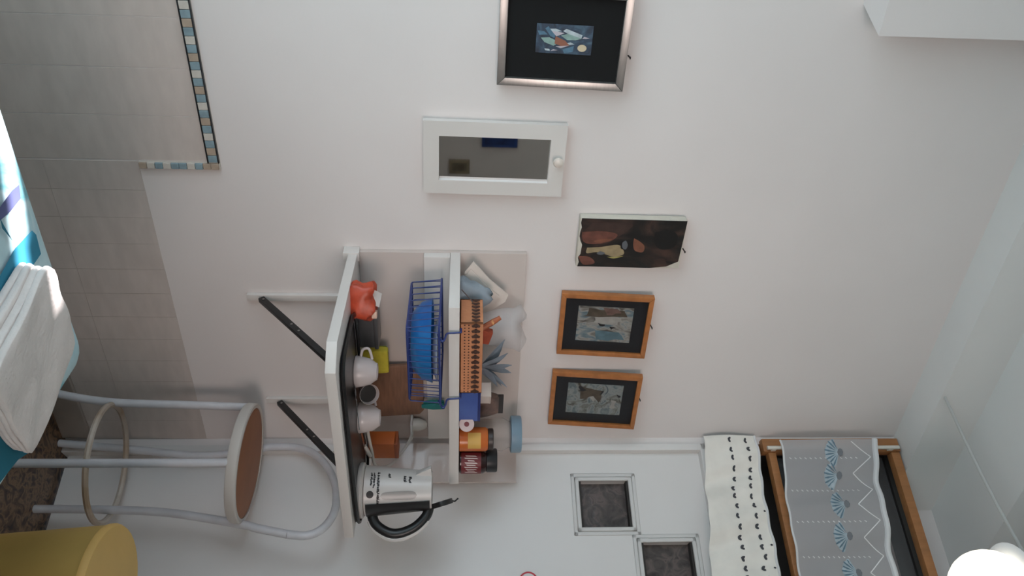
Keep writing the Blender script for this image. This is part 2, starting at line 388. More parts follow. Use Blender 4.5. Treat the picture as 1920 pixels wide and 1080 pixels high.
MB().tube([Vector(p)-Vector((lc.x, lc.y, 2.25)) for p in pts], .0038, 8).build('cable', M('cable_grey_white', (186, 186, 182), .6), lp, smooth=True)

# ------------------------------------------------------------------ wall shelf unit
SHELF = M('white_shelf_laminate', (220, 214, 208), .35, var=.02, vs=6)
PANEL = M('back_panel_laminate', (205, 192, 184), .22, var=.03, vs=5, coat=.3)
BLK = M('black_steel', (26, 26, 27), .45); 
sh = thing('wall_shelf', 'white two-level wall shelf with a fold-down lower board on black struts', 'shelf', (.968, YW, .826))
def SL(x, y, z): return (x-.968, y-YW, z-.826)
o = MB().prism([(.0, 0), (.0, -.362), (.042, -.410), (.545, -.410), (.545, 0)], 0, .022).build('lower_board', SHELF, sh, bevel=.002)
MB().box(.002, .612, -.014, 0, .022, .424).build('back_panel', PANEL, sh, bevel=.002)
nO = Vector((sin(TH), cos(TH), 0)); sp4 = [P0+DD*a-nO*b-Vector((.968, YW, 0)) for a, b in ((.018, .008), (.135, .008), (.135, .018), (.022, .018))]
MB().prism([(p.x, p.y) for p in sp4], .022, .424).build('side_panel', PANEL, sh)
MB().box(0, .552, -.242, -.0135, .241, .265).build('upper_board', SHELF, sh, bevel=.002)
MB().box(.002, .600, -.034, -.0135, .178, .2405).build('support_rail', SHELF, sh, bevel=.002)
MB().box(-.004, .02, -.03, 0, -.012, .026).build('end_block', SHELF, sh, bevel=.002)
for xb, zl in ((1.108, .604), (1.448, .606)):
    MB().box(xb-.968-.009, xb-.968+.009, -.012, 0, zl-.826-.036, -.0005).build('bracket_arm', SHELF, sh, bevel=.002)
    MB().box(xb-.968-.007, xb-.968+.007, -.34, -.006, -.012, -.0005).build('bracket_arm', SHELF, sh, bevel=.002)
    ax, ay, az = xb-.968, -.016, zl-.826; bx_, by_, bz_ = xb-.968, -.262, -.012
    s_ = MB(); dy, dz = by_-ay, bz_-az; l = sqrt(dy*dy+dz*dz); ny, nz = -dz/l*.008, dy/l*.008
    s_.prism([(ay+ny, az+nz), (ay-ny, az-nz), (by_-ny, bz_-nz), (by_+ny, bz_+nz)], ax-.006, ax+.006, 'x')
    so = s_.build('strut', BLK, sh, bevel=.002)
    for t in (.04, .45, .55, .96): MB().add([(ax-.0062-h, ay+dy*t+.003*cos(j*pi/3), az+dz*t+.003*sin(j*pi/3)) for h in (0, .0014) for j in range(6)], [tuple(range(6)), tuple(range(6, 12))]+[(j, (j+1) % 6, (j+1) % 6+6, j+6) for j in range(6)]).build('rivet', M('rivet_steel', (160, 158, 155), .4, 1), so)

ZB = .848   # lower board top
ZU = 1.091  # upper board top

# kettle
KW = M('kettle_white_plastic', (204, 197, 191), .3); KB = M('kettle_black_plastic', (30, 29, 29), .35); KG = M('kettle_grey_window', (158, 152, 147), .25); KI = M('kettle_print', (40, 34, 34), .5)
tr_ = thing('serving_tray', 'thin black tray on the lower shelf board under the cups and kettle', 'tray', (1.265, 1.315, ZB))
TB = M('black_tray', (24, 23, 23), .3)
def tray_pos(p, q, h): return ((p-.5)*.50, (q-.5)*.215, h)
MB().pad(tray_pos, .005, e=.03, pw=8).build('tray_bed', TB, tr_, smooth=True)
rim = []
for j in range(64):
    a = 2*pi*j/64; ca, sa = cos(a), sin(a); k = (abs(ca)**8+abs(sa)**8)**(-1/8); rim.append((.25*k*ca, .1075*k*sa, .009))
MB().tube(rim, .004, 6, closed=True).build('rim', TB, tr_, smooth=True)

KR = radians(-48.6); ZT = ZB+.0055
ke = thing('electric_kettle', 'white electric kettle with black handle and grey water window, lid open', 'kettle', (1.462, 1.285, ZT), KR)
MB().lathe([(.064, 0), (.066, .003), (.066, .010), (.060, .014)], 36).build('power_base', KW, ke, smooth=True)
def kr(z): t = (z-.016)/.158; return .0595-.015*t
prof = [(.02, .015), (.058, .015)]+[(kr(.016+.158*i/12), .016+.158*i/12) for i in range(13)]+[(.040, .174), (.040, .168), (.02, .165)]
MB().lathe(prof, 40).build('body', KW, ke, smooth=True)
def skin(a, z, off): r = kr(z)+off; return (r*cos(a), r*sin(a), z)
# black spine on the handle side
sp = MB().grid(lambda u, v: skin(radians(-58+88*u), .020+.150*v, .003), 14, 8); sp.build('spine', KB, ke, smooth=True)
hp = [(.050, 0, .030), (.078, 0, .040), (.098, 0, .070), (.100, 0, .100), (.086, 0, .135), (.062, 0, .160), (.040, 0, .168)]
MB().tube(spline(hp, 6), .0125, 10).build('handle', KB, ke, smooth=True)
ho = [(.071, 0, .026), (.093, 0, .040), (.111, 0, .070), (.113, 0, .102), (.098, 0, .138), (.072, 0, .166)]
MB().tube(spline(ho, 6), .0065, 8).build('handle_trim', KW, ke, smooth=True)
wa = radians(-76)
def wpt(u, v):
    a0 = wa+(.16+.06*v)*2*(u-.5)*sqrt(max(0, 1-(2*v-1)**6)); return skin(a0, .055+.085*v, .0012)
MB().grid(wpt, 8, 20).build('water_window', KG, ke, smooth=True)
pr = MB()
def stroke(a, z, da, dz, wd=.0015):
    n = 2; l = sqrt((da*.055)**2+dz**2) or 1; pa = -dz/l*wd/.055; pz = da*.055/l*wd
    pr.add([skin(a+pa, z+pz, .0010), skin(a+da+pa, z+dz+pz, .0010), skin(a+da-pa, z+dz-pz, .0010), skin(a-pa, z-pz, .0010)], [(0, 1, 2, 3)])
for zr, a0, a1, hgt in ((.047, -2.35, -.85, .006), (.038, -2.3, -1.65, .005), (.031, -2.3, -1.75, .005), (.108, -2.22, -1.95, .008), (.120, -2.2, -1.92, .007), (.072, -2.3, -2.15, .006)):
    a = a0
    while a < a1:
        stroke(a, zr+random.uniform(-.001, .001), random.uniform(-.02, .04), hgt*random.uniform(.5, 1)); 
        if random.random() < .6: stroke(a, zr+hgt*random.uniform(.2, .8), .035, random.uniform(-.002, .002), .0009)
        a += random.uniform(.045, .075)
pr.add([skin(-1.40+.15*cos(2*pi*j/14), .031+.0085*sin(2*pi*j/14), .0010) for j in range(14)], [tuple(range(14))])
pr.build('print', KI, ke)['kind'] = 'stuff'
MB().add([skin(-2.35, .135, 0), skin(-2.75, .135, 0), skin(-2.55, .172, .022), skin(-2.45, .172, .02), skin(-2.65, .172, .02), skin(-2.35, .173, -.004), skin(-2.75, .173, -.004)],
         [(0, 1, 2), (0, 2, 3, 5), (1, 6, 4, 2), (3, 2, 4), (5, 3, 4, 6), (0, 5, 6, 1)]).build('spout', KW, ke)
ld = MB(); c = Vector((.040, 0, .172)); ax = Vector((-.28, 0, .96)).normalized(); nr = Vector((.96, 0, .28)).normalized(); yv = Vector((0, 1, 0))
vs = []
for s in (-.006, .006):
    for j in range(24): vs.append(c+ax*.028+ax*.026*cos(2*pi*j/24)+yv*.036*sin(2*pi*j/24)+nr*s)
ld.add(vs, [tuple(reversed(range(24))), tuple(range(24, 48))]+[(j, (j+1) % 24, (j+1) % 24+24, j+24) for j in range(24)])
ld.tube([c+ax*.052, c+ax*.058+nr*.004, c+ax*.058+Vector((-.004, 0, .010))], .0022, 6)
ld.build('lid', KB, ke, bevel=.0015)

# cups
CUP = M('cup_porcelain', (206, 194, 190), .25)
CI = M('cup_pattern', (150, 84, 84), .4)
def cup(loc, rz, label):
    t = thing('cup', label, 'cup', loc, rz, 'white cups on the tray')
    MB().lathe([(.036, 0), (.037, .002), (.035, .014), (.030, .034), (.021, .046), (.019, .050), (.015, .050), (.014, .047)], 28).build('bowl', CUP, t, smooth=True)
    MB().tube(spline([(.033, 0, .012), (.050, 0, .016), (.052, 0, .030), (.028, 0, .038)], 5), .0032, 8).build('handle', CUP, t, smooth=True)
    pm = MB()
    for k in range(3): pm.add([(.0362*cos(-2.0+.10*k+.04*cos(j)), .0362*sin(-2.0+.10*k+.04*cos(j)), .010+.006*(k % 2)+.003*sin(j)) for j in range(6)], [tuple(range(6))])
    pm.build('motif', CI, t)
    return t
cup((1.165, 1.375, ZT), 2.6, 'white porcelain cup upside down on the tray, the one nearer the orange packet')
cup((1.300, 1.365, ZT), 2.2, 'white porcelain cup upside down on the tray, the one nearer the kettle')
SS = M('stainless_steel', (185, 185, 188), .22, 1)
def spoon(pts, label):
    t = thing('teaspoon', label, 'spoon', pts[0], 0, 'teaspoons on the tray')
    b = Vector(pts[0]); P = spline([Vector(p)-b for p in pts], 5)
    MB().tube(P, .0024, 6, flat=.5).build('handle', SS, t, smooth=True)
    e = P[-1]; d = (P[-1]-P[-3]).normalized(); sd_ = d.cross(Vector((0, 0, 1))).normalized()
    bw = MB(); vs = []
    for i in range(5):
        for j in range(12):
            rr = i/4; a = 2*pi*j/12; vs.append(e+d*.014+d*.016*rr*cos(a)+sd_*.010*rr*sin(a)+Vector((0, 0, -.004+.004*rr*rr)))
    bw.add(vs, [(i*12+j, i*12+(j+1) % 12, (i+1)*12+(j+1) % 12, (i+1)*12+j) for i in range(4) for j in range(12)])
    bw.build('bowl', SS, t, smooth=True); return t
spoon([(1.275, 1.30, ZT+.010), (1.24, 1.31, ZT+.008), (1.20, 1.32, ZT+.0055)], 'steel teaspoon lying on the tray in front of the two cups')
spoon([(1.40, 1.375, ZT+.010), (1.37, 1.385, ZT+.008), (1.352, 1.405, ZT+.0055)], 'steel teaspoon lying on the tray between cup and kettle')
# small dark cup between
db = thing('tipped_bowl', 'small white bowl with a dark inside tipped between the two cups', 'bowl', (1.232, 1.375, ZT+.002), .3); db.rotation_euler = (radians(62), 0, radians(-30)); db.location.z = ZT+.0235
MB().lathe([(.010, -.016), (.016, -.014), (.022, -.002), (.024, .012), (.0235, .012), (.021, 0), (.014, -.011), (.004, -.012)], 24).build('shell', CUP, db, smooth=True)
MB().lathe([(.002, 0), (.0205, 0), (.0205, .001), (.002, .001)], 20).build('dark_inside', M('dark_bowl_inside', (38, 30, 26), .4), db)  # dark disc across the opening of the tipped bowl

# orange packet
ORG = M('orange_red_foil', (186, 70, 42), .4, var=.2, vs=30, bump=.4, bs=40)
pk = thing('snack_packet', 'crumpled orange-red packet at the open end of the lower shelf', 'packet', (1.012, 1.44, ZB), radians(-20))
def ppos(p, q, h):
    k = 1+.10*sin(9*p+4*h*40)+.06*sin(13*q+60*h); return ((p-.5)*.085*k, (q-.5)*.05*k, h*(1+.10*sin(11*p+7*q)))
MB().pad(ppos, .050, e=.14, pw=4).build('pouch', ORG, pk, smooth=True)
MB().add([(-.03, -.006, .046), (.005, -.01, .044), (.012, -.012, .062), (-.018, -.004, .068), (-.03, -.004, .046), (.005, -.008, .044)], [(0, 1, 2, 3)]).build('torn_flap', M('foil_flap', (196, 190, 186), .3, .3), pk)
MB().box(.02, .036, -.022, -.004, .046, .058).build('label_tab', M('packet_label', (210, 172, 150), .5), pk, bevel=.002)

# grey tin behind the tray
gt = thing('grey_tin', 'dark grey rectangular tin beside the orange packet', 'tin', (1.135, 1.515, ZB))
GT = M('grey_tin_metal', (96, 96, 97), .35, .3, var=.08, vs=20)
MB().box(-.05, .05, -.03, .03, 0, .040).build('body', GT, gt, bevel=.006, seg=3); MB().box(-.052, .052, -.032, .032, .037, .047).build('lid', GT, gt, bevel=.003)
# yellow pad added for the blurred reflection on the panel
SPG = M('yellow_reflection', (206, 190, 62), .9, var=.1, vs=40, bump=.5, bs=120); SPD = M('reflection_pad_back', (132, 138, 52), .95, bump=.5, bs=150)
sp_ = thing('yellow_reflection_pad', 'yellow pad standing in for a blurred reflection on the back panel behind the cups', 'yellow_reflection_pad', (1.262, 1.535, ZB))
MB().pad(lambda p, q, h: ((p-.5)*.075, (q-.5)*.022, h), .062, e=.08, pw=8).build('pad_body', SPG, sp_, smooth=True)
MB().box(-.034, .034, .011, .016, .004, .058).build('pad_back', SPD, sp_, bevel=.002)
# board added for the warm brown reflection on the panel, orange box
BRN = M('brown_reflection', (128, 92, 70), .5, var=.18, vs=9, stretch=(2, 2, 14))
cb = thing('brown_reflection_board', 'brown board standing in for a warm reflection on the back panel behind the kettle', 'board', (1.442, 1.553, ZB), 0); cb.rotation_euler.x = radians(-5)
hb = MB().prism([(-.14, 0), (.036, 0), (.036, .135), (.021, .147), (-.125, .147), (-.14, .135)], 0, .010, 'y'); hb.build('slab', BRN, cb, bevel=.003)
ob = thing('orange_box', 'orange carton in front of the brown board beside the kettle', 'box', (1.492, 1.465, ZB), .2)
OB = M('orange_carton', (206, 104, 40), .5, var=.08, vs=20)
MB().box(-.033, .033, -.02, .02, 0, .080).build('carton', OB, ob, bevel=.001); MB().box(-.033, .033, -.0205, .0205, .074, .084).build('top_flap', M('brown_orange_flap', (168, 84, 44), .5), ob, bevel=.001)
# plug and cable
CABW = M('cream_cable', (208, 200, 190), .45)
pl = thing('plug_with_cable', 'cream plug with a looping cable above the orange carton', 'cable', (1.512, 1.560, .962))
MB().box(-.030, .030, -.004, .002, -.030, .030).build('socket_plate', WHITE, pl, bevel=.003)
MB().lathe([(.018, 0), (.018, .018), (.012, .034), (.006, .040)], 18).build('plug_body', CABW, pl, smooth=True)
pl.children[1].rotation_euler = (radians(90), 0, 0)
cb_pts = [(1.512, 1.521, .962), (1.522, 1.490, .950), (1.540, 1.44, .910), (1.505, 1.405, .878), (1.44, 1.395, .872), (1.40, 1.42, .862), (1.35, 1.44, .8555)]
MB().tube([Vector(p)-Vector((1.512, 1.560, .962)) for p in spline(cb_pts, 7)], .0042, 8).build('cable', CABW, pl, smooth=True)
cn = thing('white_knife', 'cream handled knife lying across the cable behind the kettle', 'knife', (1.40, 1.372, ZT), 0)
MB().tube([(0, 0, .006), (.035, .010, .012), (.05, .013, .016)], [.004, .006, .005], 8).build('handle', CABW, cn, smooth=True)
MB().add([(0, 0, .0075), (-.075, -.012, .004), (-.07, -.022, .003), (0, -.010, .006), (0, 0, .006), (-.075, -.012, .003), (-.07, -.022, .002), (0, -.010, .005)], [(0, 1, 2, 3), (7, 6, 5, 4), (0, 3, 7, 4), (1, 0, 4, 5), (2, 1, 5, 6), (3, 2, 6, 7)]).build('blade', SS, cn)
# teal cloth peg on rail
tl = thing('teal_peg', 'teal green cloth peg hanging under the upper shelf board', 'peg', (1.42, 1.548, 1.0), .1)
TEAL = M('teal_plastic', (30, 120, 118), .45)
MB().prism([(-.012, .050), (.010, .052), (.014, .02), (.008, -.004), (-.008, -.006), (-.014, .018)], -.006, 0, 'y').build('jaw', TEAL, tl, bevel=.002)
MB().prism([(-.010, .050), (.008, .052), (.010, .02), (.004, -.010), (-.006, -.010), (-.010, .018)], -.016, -.009, 'y').build('jaw', TEAL, tl, bevel=.002)
MB().lathe([(.004, -.003), (.004, .003)], 10, (0, -.008, .024)).build('spring', SS, tl)

# ------------------------------------------------------------------ blue wire rack under the upper board
WIRE = M('blue_coated_wire', (44, 58, 116), .35)
rk = thing('wire_rack', 'blue wire dish rack hooked over the upper shelf board', 'rack', (0, 0, 0))
RX0, RX1, RY0, RY1, RZ0, RZ1 = .998, 1.222, 1.320, 1.520, .978, 1.048
rk.location = (RX0, RY0, RZ0)
def RL(p): return Vector(p)-Vector((RX0, RY0, RZ0))
def rect(z, ins=0): return [RL(p) for p in ((RX0+ins, RY0+ins, z), (RX1-ins, RY0+ins, z), (RX1-ins, RY1-ins, z), (RX0+ins, RY1-ins, z))]
def rrect(z, ins=0, r=.012):
    o = []
    for cx, cy_, a0 in ((RX1-ins-r, RY1-ins-r, 0), (RX0+ins+r, RY1-ins-r, 90), (RX0+ins+r, RY0+ins+r, 180), (RX1-ins-r, RY0+ins+r, 270)):
        for k in range(5): a = radians(a0+22.5*k); o.append(RL((cx+r*cos(a), cy_+r*sin(a), z)))
    return o
MB().tube(rrect(RZ1), .0028, 6, closed=True).build('top_rim', WIRE, rk, smooth=True)
MB().tube(rrect(RZ0, .008), .0024, 6, closed=True).build('bottom_rim', WIRE, rk, smooth=True)
k = 0; nW = 13
for i in range(nW):
    x = RX0+.012+(RX1-RX0-.024)*i/(nW-1)
    MB().tube([RL((x, RY0, RZ1)), RL((x, RY0+.006, RZ0+.004)), RL((x, RY0+.014, RZ0)), RL((x, RY1-.014, RZ0)), RL((x, RY1-.006, RZ0+.004)), RL((x, RY1, RZ1))], .0011, 5).build('wire', WIRE, rk, smooth=True)
for i in range(8):
    y = RY0+.012+(RY1-RY0-.024)*i/7
    MB().tube([RL((RX0, y, RZ1)), RL((RX0+.008, y, RZ0))], .0013, 5).build('wire', WIRE, rk, smooth=True)
    MB().tube([RL((RX1, y, RZ1)), RL((RX1-.008, y, RZ0))], .0013, 5).build('wire', WIRE, rk, smooth=True)
for xh in (1.030, 1.232):
    x2 = min(xh, RX1)
    pts = spline([(x2, RY0+.02, RZ1-.004), (x2, RY0-.004, RZ1+.006), (x2, RY0+.006, 1.060), (x2, 1.343, 1.064), (x2, 1.3465, 1.080), (x2, 1.349, 1.0935), (x2, 1.36, 1.0945), (x2, 1.46, 1.0940)], 6)
    MB().tube([RL(p) for p in pts], .0024, 6).build('hook', WIRE, rk, smooth=True)
# bowls in it
BLU = M('royal_blue_plastic', (30, 92, 168), .3, c2=(52, 132, 196), vs=6); PLW = M('pale_plate', (188, 196, 208), .3)
bb = thing('blue_bowl', 'wide blue plastic bowl lying in the wire rack', 'bowl', (1.105, 1.415, RZ0+.003))
MB().lathe([(.05, 0), (.066, .003), (.088, .024), (.096, .046), (.098, .048), (.094, .048), (.084, .026), (.062, .007), (.02, .006)], 40, sx=1.06, sy=.92).build('shell', BLU, bb, smooth=True)
pb = thing('pale_plate', 'pale blue-white plate resting on the blue bowl in the rack', 'plate', (1.125, 1.405, RZ0+.0515))
MB().lathe([(.04, 0), (.05, .001), (.072, .010), (.074, .012), (.070, .012), (.048, .004), (.01, .003)], 36).build('dish', PLW, pb, smooth=True)

# ------------------------------------------------------------------ things on the upper board
def crumple(mb, w_, d_, h_, seed, n=16, m_=12, taper=.6, pw=2.6):
    rnd = random.Random(seed); ph = [rnd.uniform(0, 6.28) for _ in range(8)]
    vs = []
    for i in range(m_+1):
        t = i/m_; sc = (1-(1-taper)*t)*(1 if t > .05 else .9)
        if i == m_: sc *= .55
        for j in range(n):
            a = 2*pi*j/n; ca, sa = cos(a), sin(a); k = (abs(ca)**pw+abs(sa)**pw)**(-1/pw)
            k *= 1+.10*sin(3*a+ph[0]+5*t)+.08*sin(5*a+ph[1]-7*t)+.05*sin(9*a+ph[2]+12*t)
            vs.append((w_/2*k*ca*sc, d_/2*k*sa*sc, h_*t*(1+.08*sin(2*a+ph[3])*t)))
    fs = [(i*n+j, i*n+(j+1) % n, (i+1)*n+(j+1) % n, (i+1)*n+j) for i in range(m_) for j in range(n)]
    mb.add(vs, fs+[tuple(reversed(range(n))), tuple(range(m_*n, m_*n+n))]); return mb
GB = M('grey_blue_cloth', (142, 152, 160), .85, var=.16, vs=14, bump=.3, bs=30); PAP = M('white_paper', (218, 206, 196), .8)
nb = thing('cloth_bag', 'grey-blue cloth bag at the left end of the upper shelf', 'bag', (1.036, 1.495, ZU))
crumple(MB(), .110, .066, .072, 3, taper=.30).build('cloth', GB, nb, smooth=True, ang=70)
MB().tube([(-.05, -.045, .004), (-.02, -.052, .03), (.02, -.05, .03), (.05, -.04, .006)], .0015, 5).build('drawstring', M('dark_string', (90, 84, 82), .8), nb, smooth=True)
ps = thing('paper_sheet', 'folded white paper sheet sticking up behind the grey-blue bag', 'paper', (1.03, 1.548, ZU))
pp = [ony(*q, 1.545) for q in ((872, 506), (888, 487), (920, 522), (953, 549), (947, 562), (918, 580), (864, 590), (864, 540))]
pp = [(max(p.x, .955)-1.03, max(.001, p.z-ZU)) for p in pp]
MB().prism(pp, -.012, -.009, 'y').build('folded_sheet', PAP, ps)
MB().prism([(p[0]*.8+.006, max(.001, p[1]*.8)) for p in pp], -.016, -.0135, 'y').build('inner_fold', PAP, ps)

# woven basket
WIC = M('terracotta_wicker', (198, 132, 92), .7, var=.12, vs=30, bump=.3, bs=60); WID = M('dark_weave', (70, 44, 34), .8)
bk = thing('woven_basket', 'low orange-tan woven basket with a dark zigzag band on the upper shelf', 'basket', (1.117, 1.408, ZU))
BW, BD, BH = .205, .092, .052
def bwall(mb, z0, z1, e0, e1):
    for (x0, x1, y0, y1) in ((-BW/2-e1, BW/2+e1, -BD/2-e1, -BD/2+.004), (-BW/2-e1, BW/2+e1, BD/2-.004, BD/2+e1), (-BW/2-e1, -BW/2+.004, -BD/2, BD/2), (BW/2-.004, BW/2+e1, -BD/2, BD/2)):
        mb.box(x0, x1, y0, y1, z0, z1)
b_ = MB(); bwall(b_, 0, BH, 0, 0); b_.box(-BW/2, BW/2, -BD/2, BD/2, 0, .004); b_.build('wall_weave', WIC, bk, bevel=.001, seg=1)
z_ = MB(); nZ = 14
for i in range(nZ):
    x = -BW/2+.007+(BW-.014)*i/(nZ-1)
    for sg2 in (-1, 1):
        z_.add([(x-.006, -BD/2-.0006, .036), (x-.0015, -BD/2-.003, .036+.010*sg2), (x+.003, -BD/2-.0034, .036+.008*sg2), (x+.005, -BD/2-.0006, .036)], [(0, 1, 2, 3)])
    z_.box(x-.006, x+.006, -BD/2-.0012, -BD/2, .0335, .0385)
for i in range(7):
    y = -BD/2+.008+(BD-.016)*i/6
    for sg2 in (-1, 1):
        z_.add([(-BW/2-.0006, y-.006, .036), (-BW/2-.003, y-.0015, .036+.010*sg2), (-BW/2-.0034, y+.003, .036+.008*sg2), (-BW/2-.0006, y+.005, .036)], [(0, 1, 2, 3)])
z_.build('zigzag_band', WID, bk)['kind'] = 'stuff'
h_ = MB()
for i in range(24):
    x = -BW/2+.006+(BW-.012)*i/23
    for z0 in (.010, .019): h_.box(x-.0012, x+.0012, -BD/2-.0008, -BD/2, z0, z0+.003)
h_.build('weave_hole', WID, bk)['kind'] = 'stuff'
# utensils in basket
TW = M('red_brown_wood', (168, 92, 56), .5, var=.15, vs=20)
sb = thing('wooden_brush', 'red-brown wooden brush leaning out of the woven basket', 'brush', (1.105, 1.415, ZU+.006))
MB().tube(spline([(-.01, .0, 0), (-.025, .015, .045), (-.045, .03, .088)], 5), [.006]*5+[.007]*4+[.0055]*2, 8).build('handle', TW, sb, smooth=True)
MB().prism([(-.028, .030), (.016, .026), (.022, .062), (-.012, .072)], .012, .030, 'y').build('brush_head', M('brush_red', (160, 70, 44), .7, var=.2, vs=40), sb, bevel=.003)
MB().lathe([(.0075, -.003), (.0075, .003)], 12, (-.036, .024, .070)).build('collar', M('brass_collar', (190, 140, 90), .4, .4), sb)
# clear plastic bag
PLB = M('clear_plastic_bag', (226, 226, 228), .25, alpha=.24, bump=.4, bs=20)
cbg = thing('plastic_bag', 'crumpled translucent plastic bag on top of the woven basket', 'bag', (1.138, 1.505, ZU+.001))
crumple(MB(), .055, .04, .150, 11, taper=2.1).build('film', PLB, cbg, smooth=True, ang=80)
# dried sprig
GRN = M('grey_blue_leaf', (120, 130, 140), .7, var=.2, vs=20); 
sg_ = thing('dried_sprig', 'grey-blue dried leaf sprig rising from the basket end', 'sprig', (1.200, 1.425, ZU+.006))
MB().tube([(0, 0, 0), (.01, .01, .06)], .0025, 6).build('stem', GRN, sg_, smooth=True)
rnd = random.Random(5)
for k in range(12):
    a = -1.0+2.0*k/11; ln_ = rnd.uniform(.075, .115); b0 = Vector((.01*rnd.random(), .01, .035+.02*rnd.random())); d = Vector((sin(a)*.75, rnd.uniform(-.3, .3), .75)).normalized()
    sd_ = Vector((cos(a), .3, -sin(a)*.6)).normalized()*rnd.uniform(.008, .013); lf = MB(); vs = []
    for i in range(6):
        t = i/5; c = b0+d*ln_*t*.8+Vector((sin(a)*.02*t*t, 0, -.012*t*t)); wv = sin(pi*min(.98, t*.9+.08)); vs += [c-sd_*wv, c+Vector((0, -.002, 0)), c+sd_*wv]
    lf.add(vs, [(i*3+q, (i+1)*3+q, (i+1)*3+q+1, i*3+q+1) for i in range(5) for q in (0, 1)]); lf.build('leaf', GRN, sg_, smooth=True)
# blue box + carton
bx = thing('blue_box', 'glossy dark blue box beside the woven basket', 'box', (1.275, 1.43, ZU))
MB().box(-.047, .047, -.055, .045, 0, .050).build('carton', M('deep_blue_card', (44, 58, 128), .25, c2=(84, 108, 176), vs=4), bx, bevel=.002)
MB().box(-.047, .047, -.0555, .0455, .044, .051).build('lid_edge', M('deep_blue_lid', (40, 50, 108), .3), bx, bevel=.0015)
wc = thing('white_carton', 'small white carton tilted on top of the dark blue box', 'carton', (1.275, 1.425, ZU+.0515), .5)
MB().box(-.026, .026, -.018, .018, 0, .024).build('carton', PAP, wc, bevel=.001); MB().box(-.026, .026, -.0185, .0185, .021, .0255).build('flap', PAP, wc, bevel=.001)
# coffee packet
cp_ = thing('coffee_packet', 'dark brown coffee packet standing behind the rolled napkin', 'packet', (1.352, 1.470, ZU), .15)
MB().pad(lambda p, q, h: ((p-.5)*.085*(1-.15*(h/.1)**3), (q-.5)*.045*(1-.75*(h/.1)**2), h), .100, e=.08, pw=6).build('pouch', M('brown_foil', (48, 34, 30), .35, c2=(126, 98, 86), vs=26), cp_, smooth=True)
MB().box(-.034, .034, -.004, .004, .094, .112).build('folded_top', M('dark_foil', (40, 32, 30), .35), cp_, bevel=.001)
MB().box(-.02, .02, -.0232, -.019, .03, .05).build('label', M('packet_print', (176, 150, 140), .5), cp_)
# rolled napkin
rn = thing('rolled_napkin', 'pinkish white rolled napkin between the blue box and the orange jar', 'napkin', (1.344, 1.39, ZU+.0185)); rn.rotation_euler = (radians(90), 0, radians(-42))
PNK = M('pink_white_paper', (216, 194, 190), .8)
MB().lathe([(.006, -.03), (.018, -.03), (.0185, -.028), (.0185, .028), (.018, .03), (.006, .03)], 24).build('roll', PNK, rn, smooth=True)
MB().lathe([(.002, .0301), (.0062, .0301), (.0062, .0308), (.002, .0308)], 16).build('core', M('roll_core', (130, 70, 72), .7), rn)
# jars
def jar(name, label, loc, prof, m, lidp, lm, lab=None, labm=None, cat='jar', rz=0):
    t = thing(name, label, cat, loc, rz, 'jars at the end of the upper shelf')
    MB().lathe(prof, 32).build('jar_body', m, t, smooth=True)
    MB().lathe(lidp, 32).build('lid', lm, t, smooth=True)
    if lab: MB().grid(lambda u, v: (lab[0]*cos(lab[1]+(lab[2]-lab[1])*u), lab[0]*sin(lab[1]+(lab[2]-lab[1])*u), lab[3]+(lab[4]-lab[3])*v), 16, 2).build('label', labm, t, smooth=True)
    return t
jar('spice_jar', 'orange spice jar with a pale label at the shelf edge', (1.397, 1.390, ZU), [(.026, 0), (.030, .002), (.030, .066), (.026, .072)], M('orange_powder_glass', (198, 104, 46), .25),
    [(.024, .072), (.027, .073), (.027, .084), (.024, .086)], M('dark_brown_lid', (52, 40, 36), .4), (.0304, -2.9, -1.5, .022, .054), M('pale_orange_label', (214, 168, 84), .5))
jb = jar('coffee_jar', 'dark coffee jar with red and white label and black lid at the shelf corner', (1.470, 1.388, ZU), [(.028, 0), (.032, .003), (.033, .060), (.028, .070)], M('dark_coffee_glass', (46, 26, 24), .15),
    [(.025, .070), (.030, .071), (.030, .094), (.028, .097)], M('black_lid', (28, 27, 29), .4), (.0336, -3.0, -1.0, .006, .056), M('red_label', (112, 34, 38), .45))
lb = MB()
for k in range(9):
    a = -2.75+.17*k; h = [.030, .036, .020, .034, .026, .036, .030, .022, .034][k]; z0 = .031-h/2
    lb.add([(.0341*cos(a), .0341*sin(a), z0), (.0341*cos(a+.09), .0341*sin(a+.09), z0+.003), (.0341*cos(a+.11), .0341*sin(a+.11), z0+h), (.0341*cos(a+.03), .0341*sin(a+.03), z0+h-.004)], [(0, 1, 2, 3)])
lb.build('label_print', M('label_white', (214, 196, 190), .5), jb)['kind'] = 'stuff'
jg = jar('storage_jar', 'clear storage jar with a wide grey-blue lid behind the coffee jar', (1.476, 1.487, ZU), [(.040, 0), (.044, .003), (.044, .115), (.036, .130), (.036, .135)], M('clear_jar_glass', (206, 196, 190), .12, alpha=.45),
    [(.044, .135), (.049, .137), (.049, .160), (.047, .164)], M('grey_blue_lid', (124, 148, 164), .4))
MB().lathe([(.030, .004), (.0405, .005), (.0405, .085), (.030, .090)], 28).build('contents', M('sugar_contents', (176, 140, 120), .8, var=.15, vs=60), jg, smooth=True)

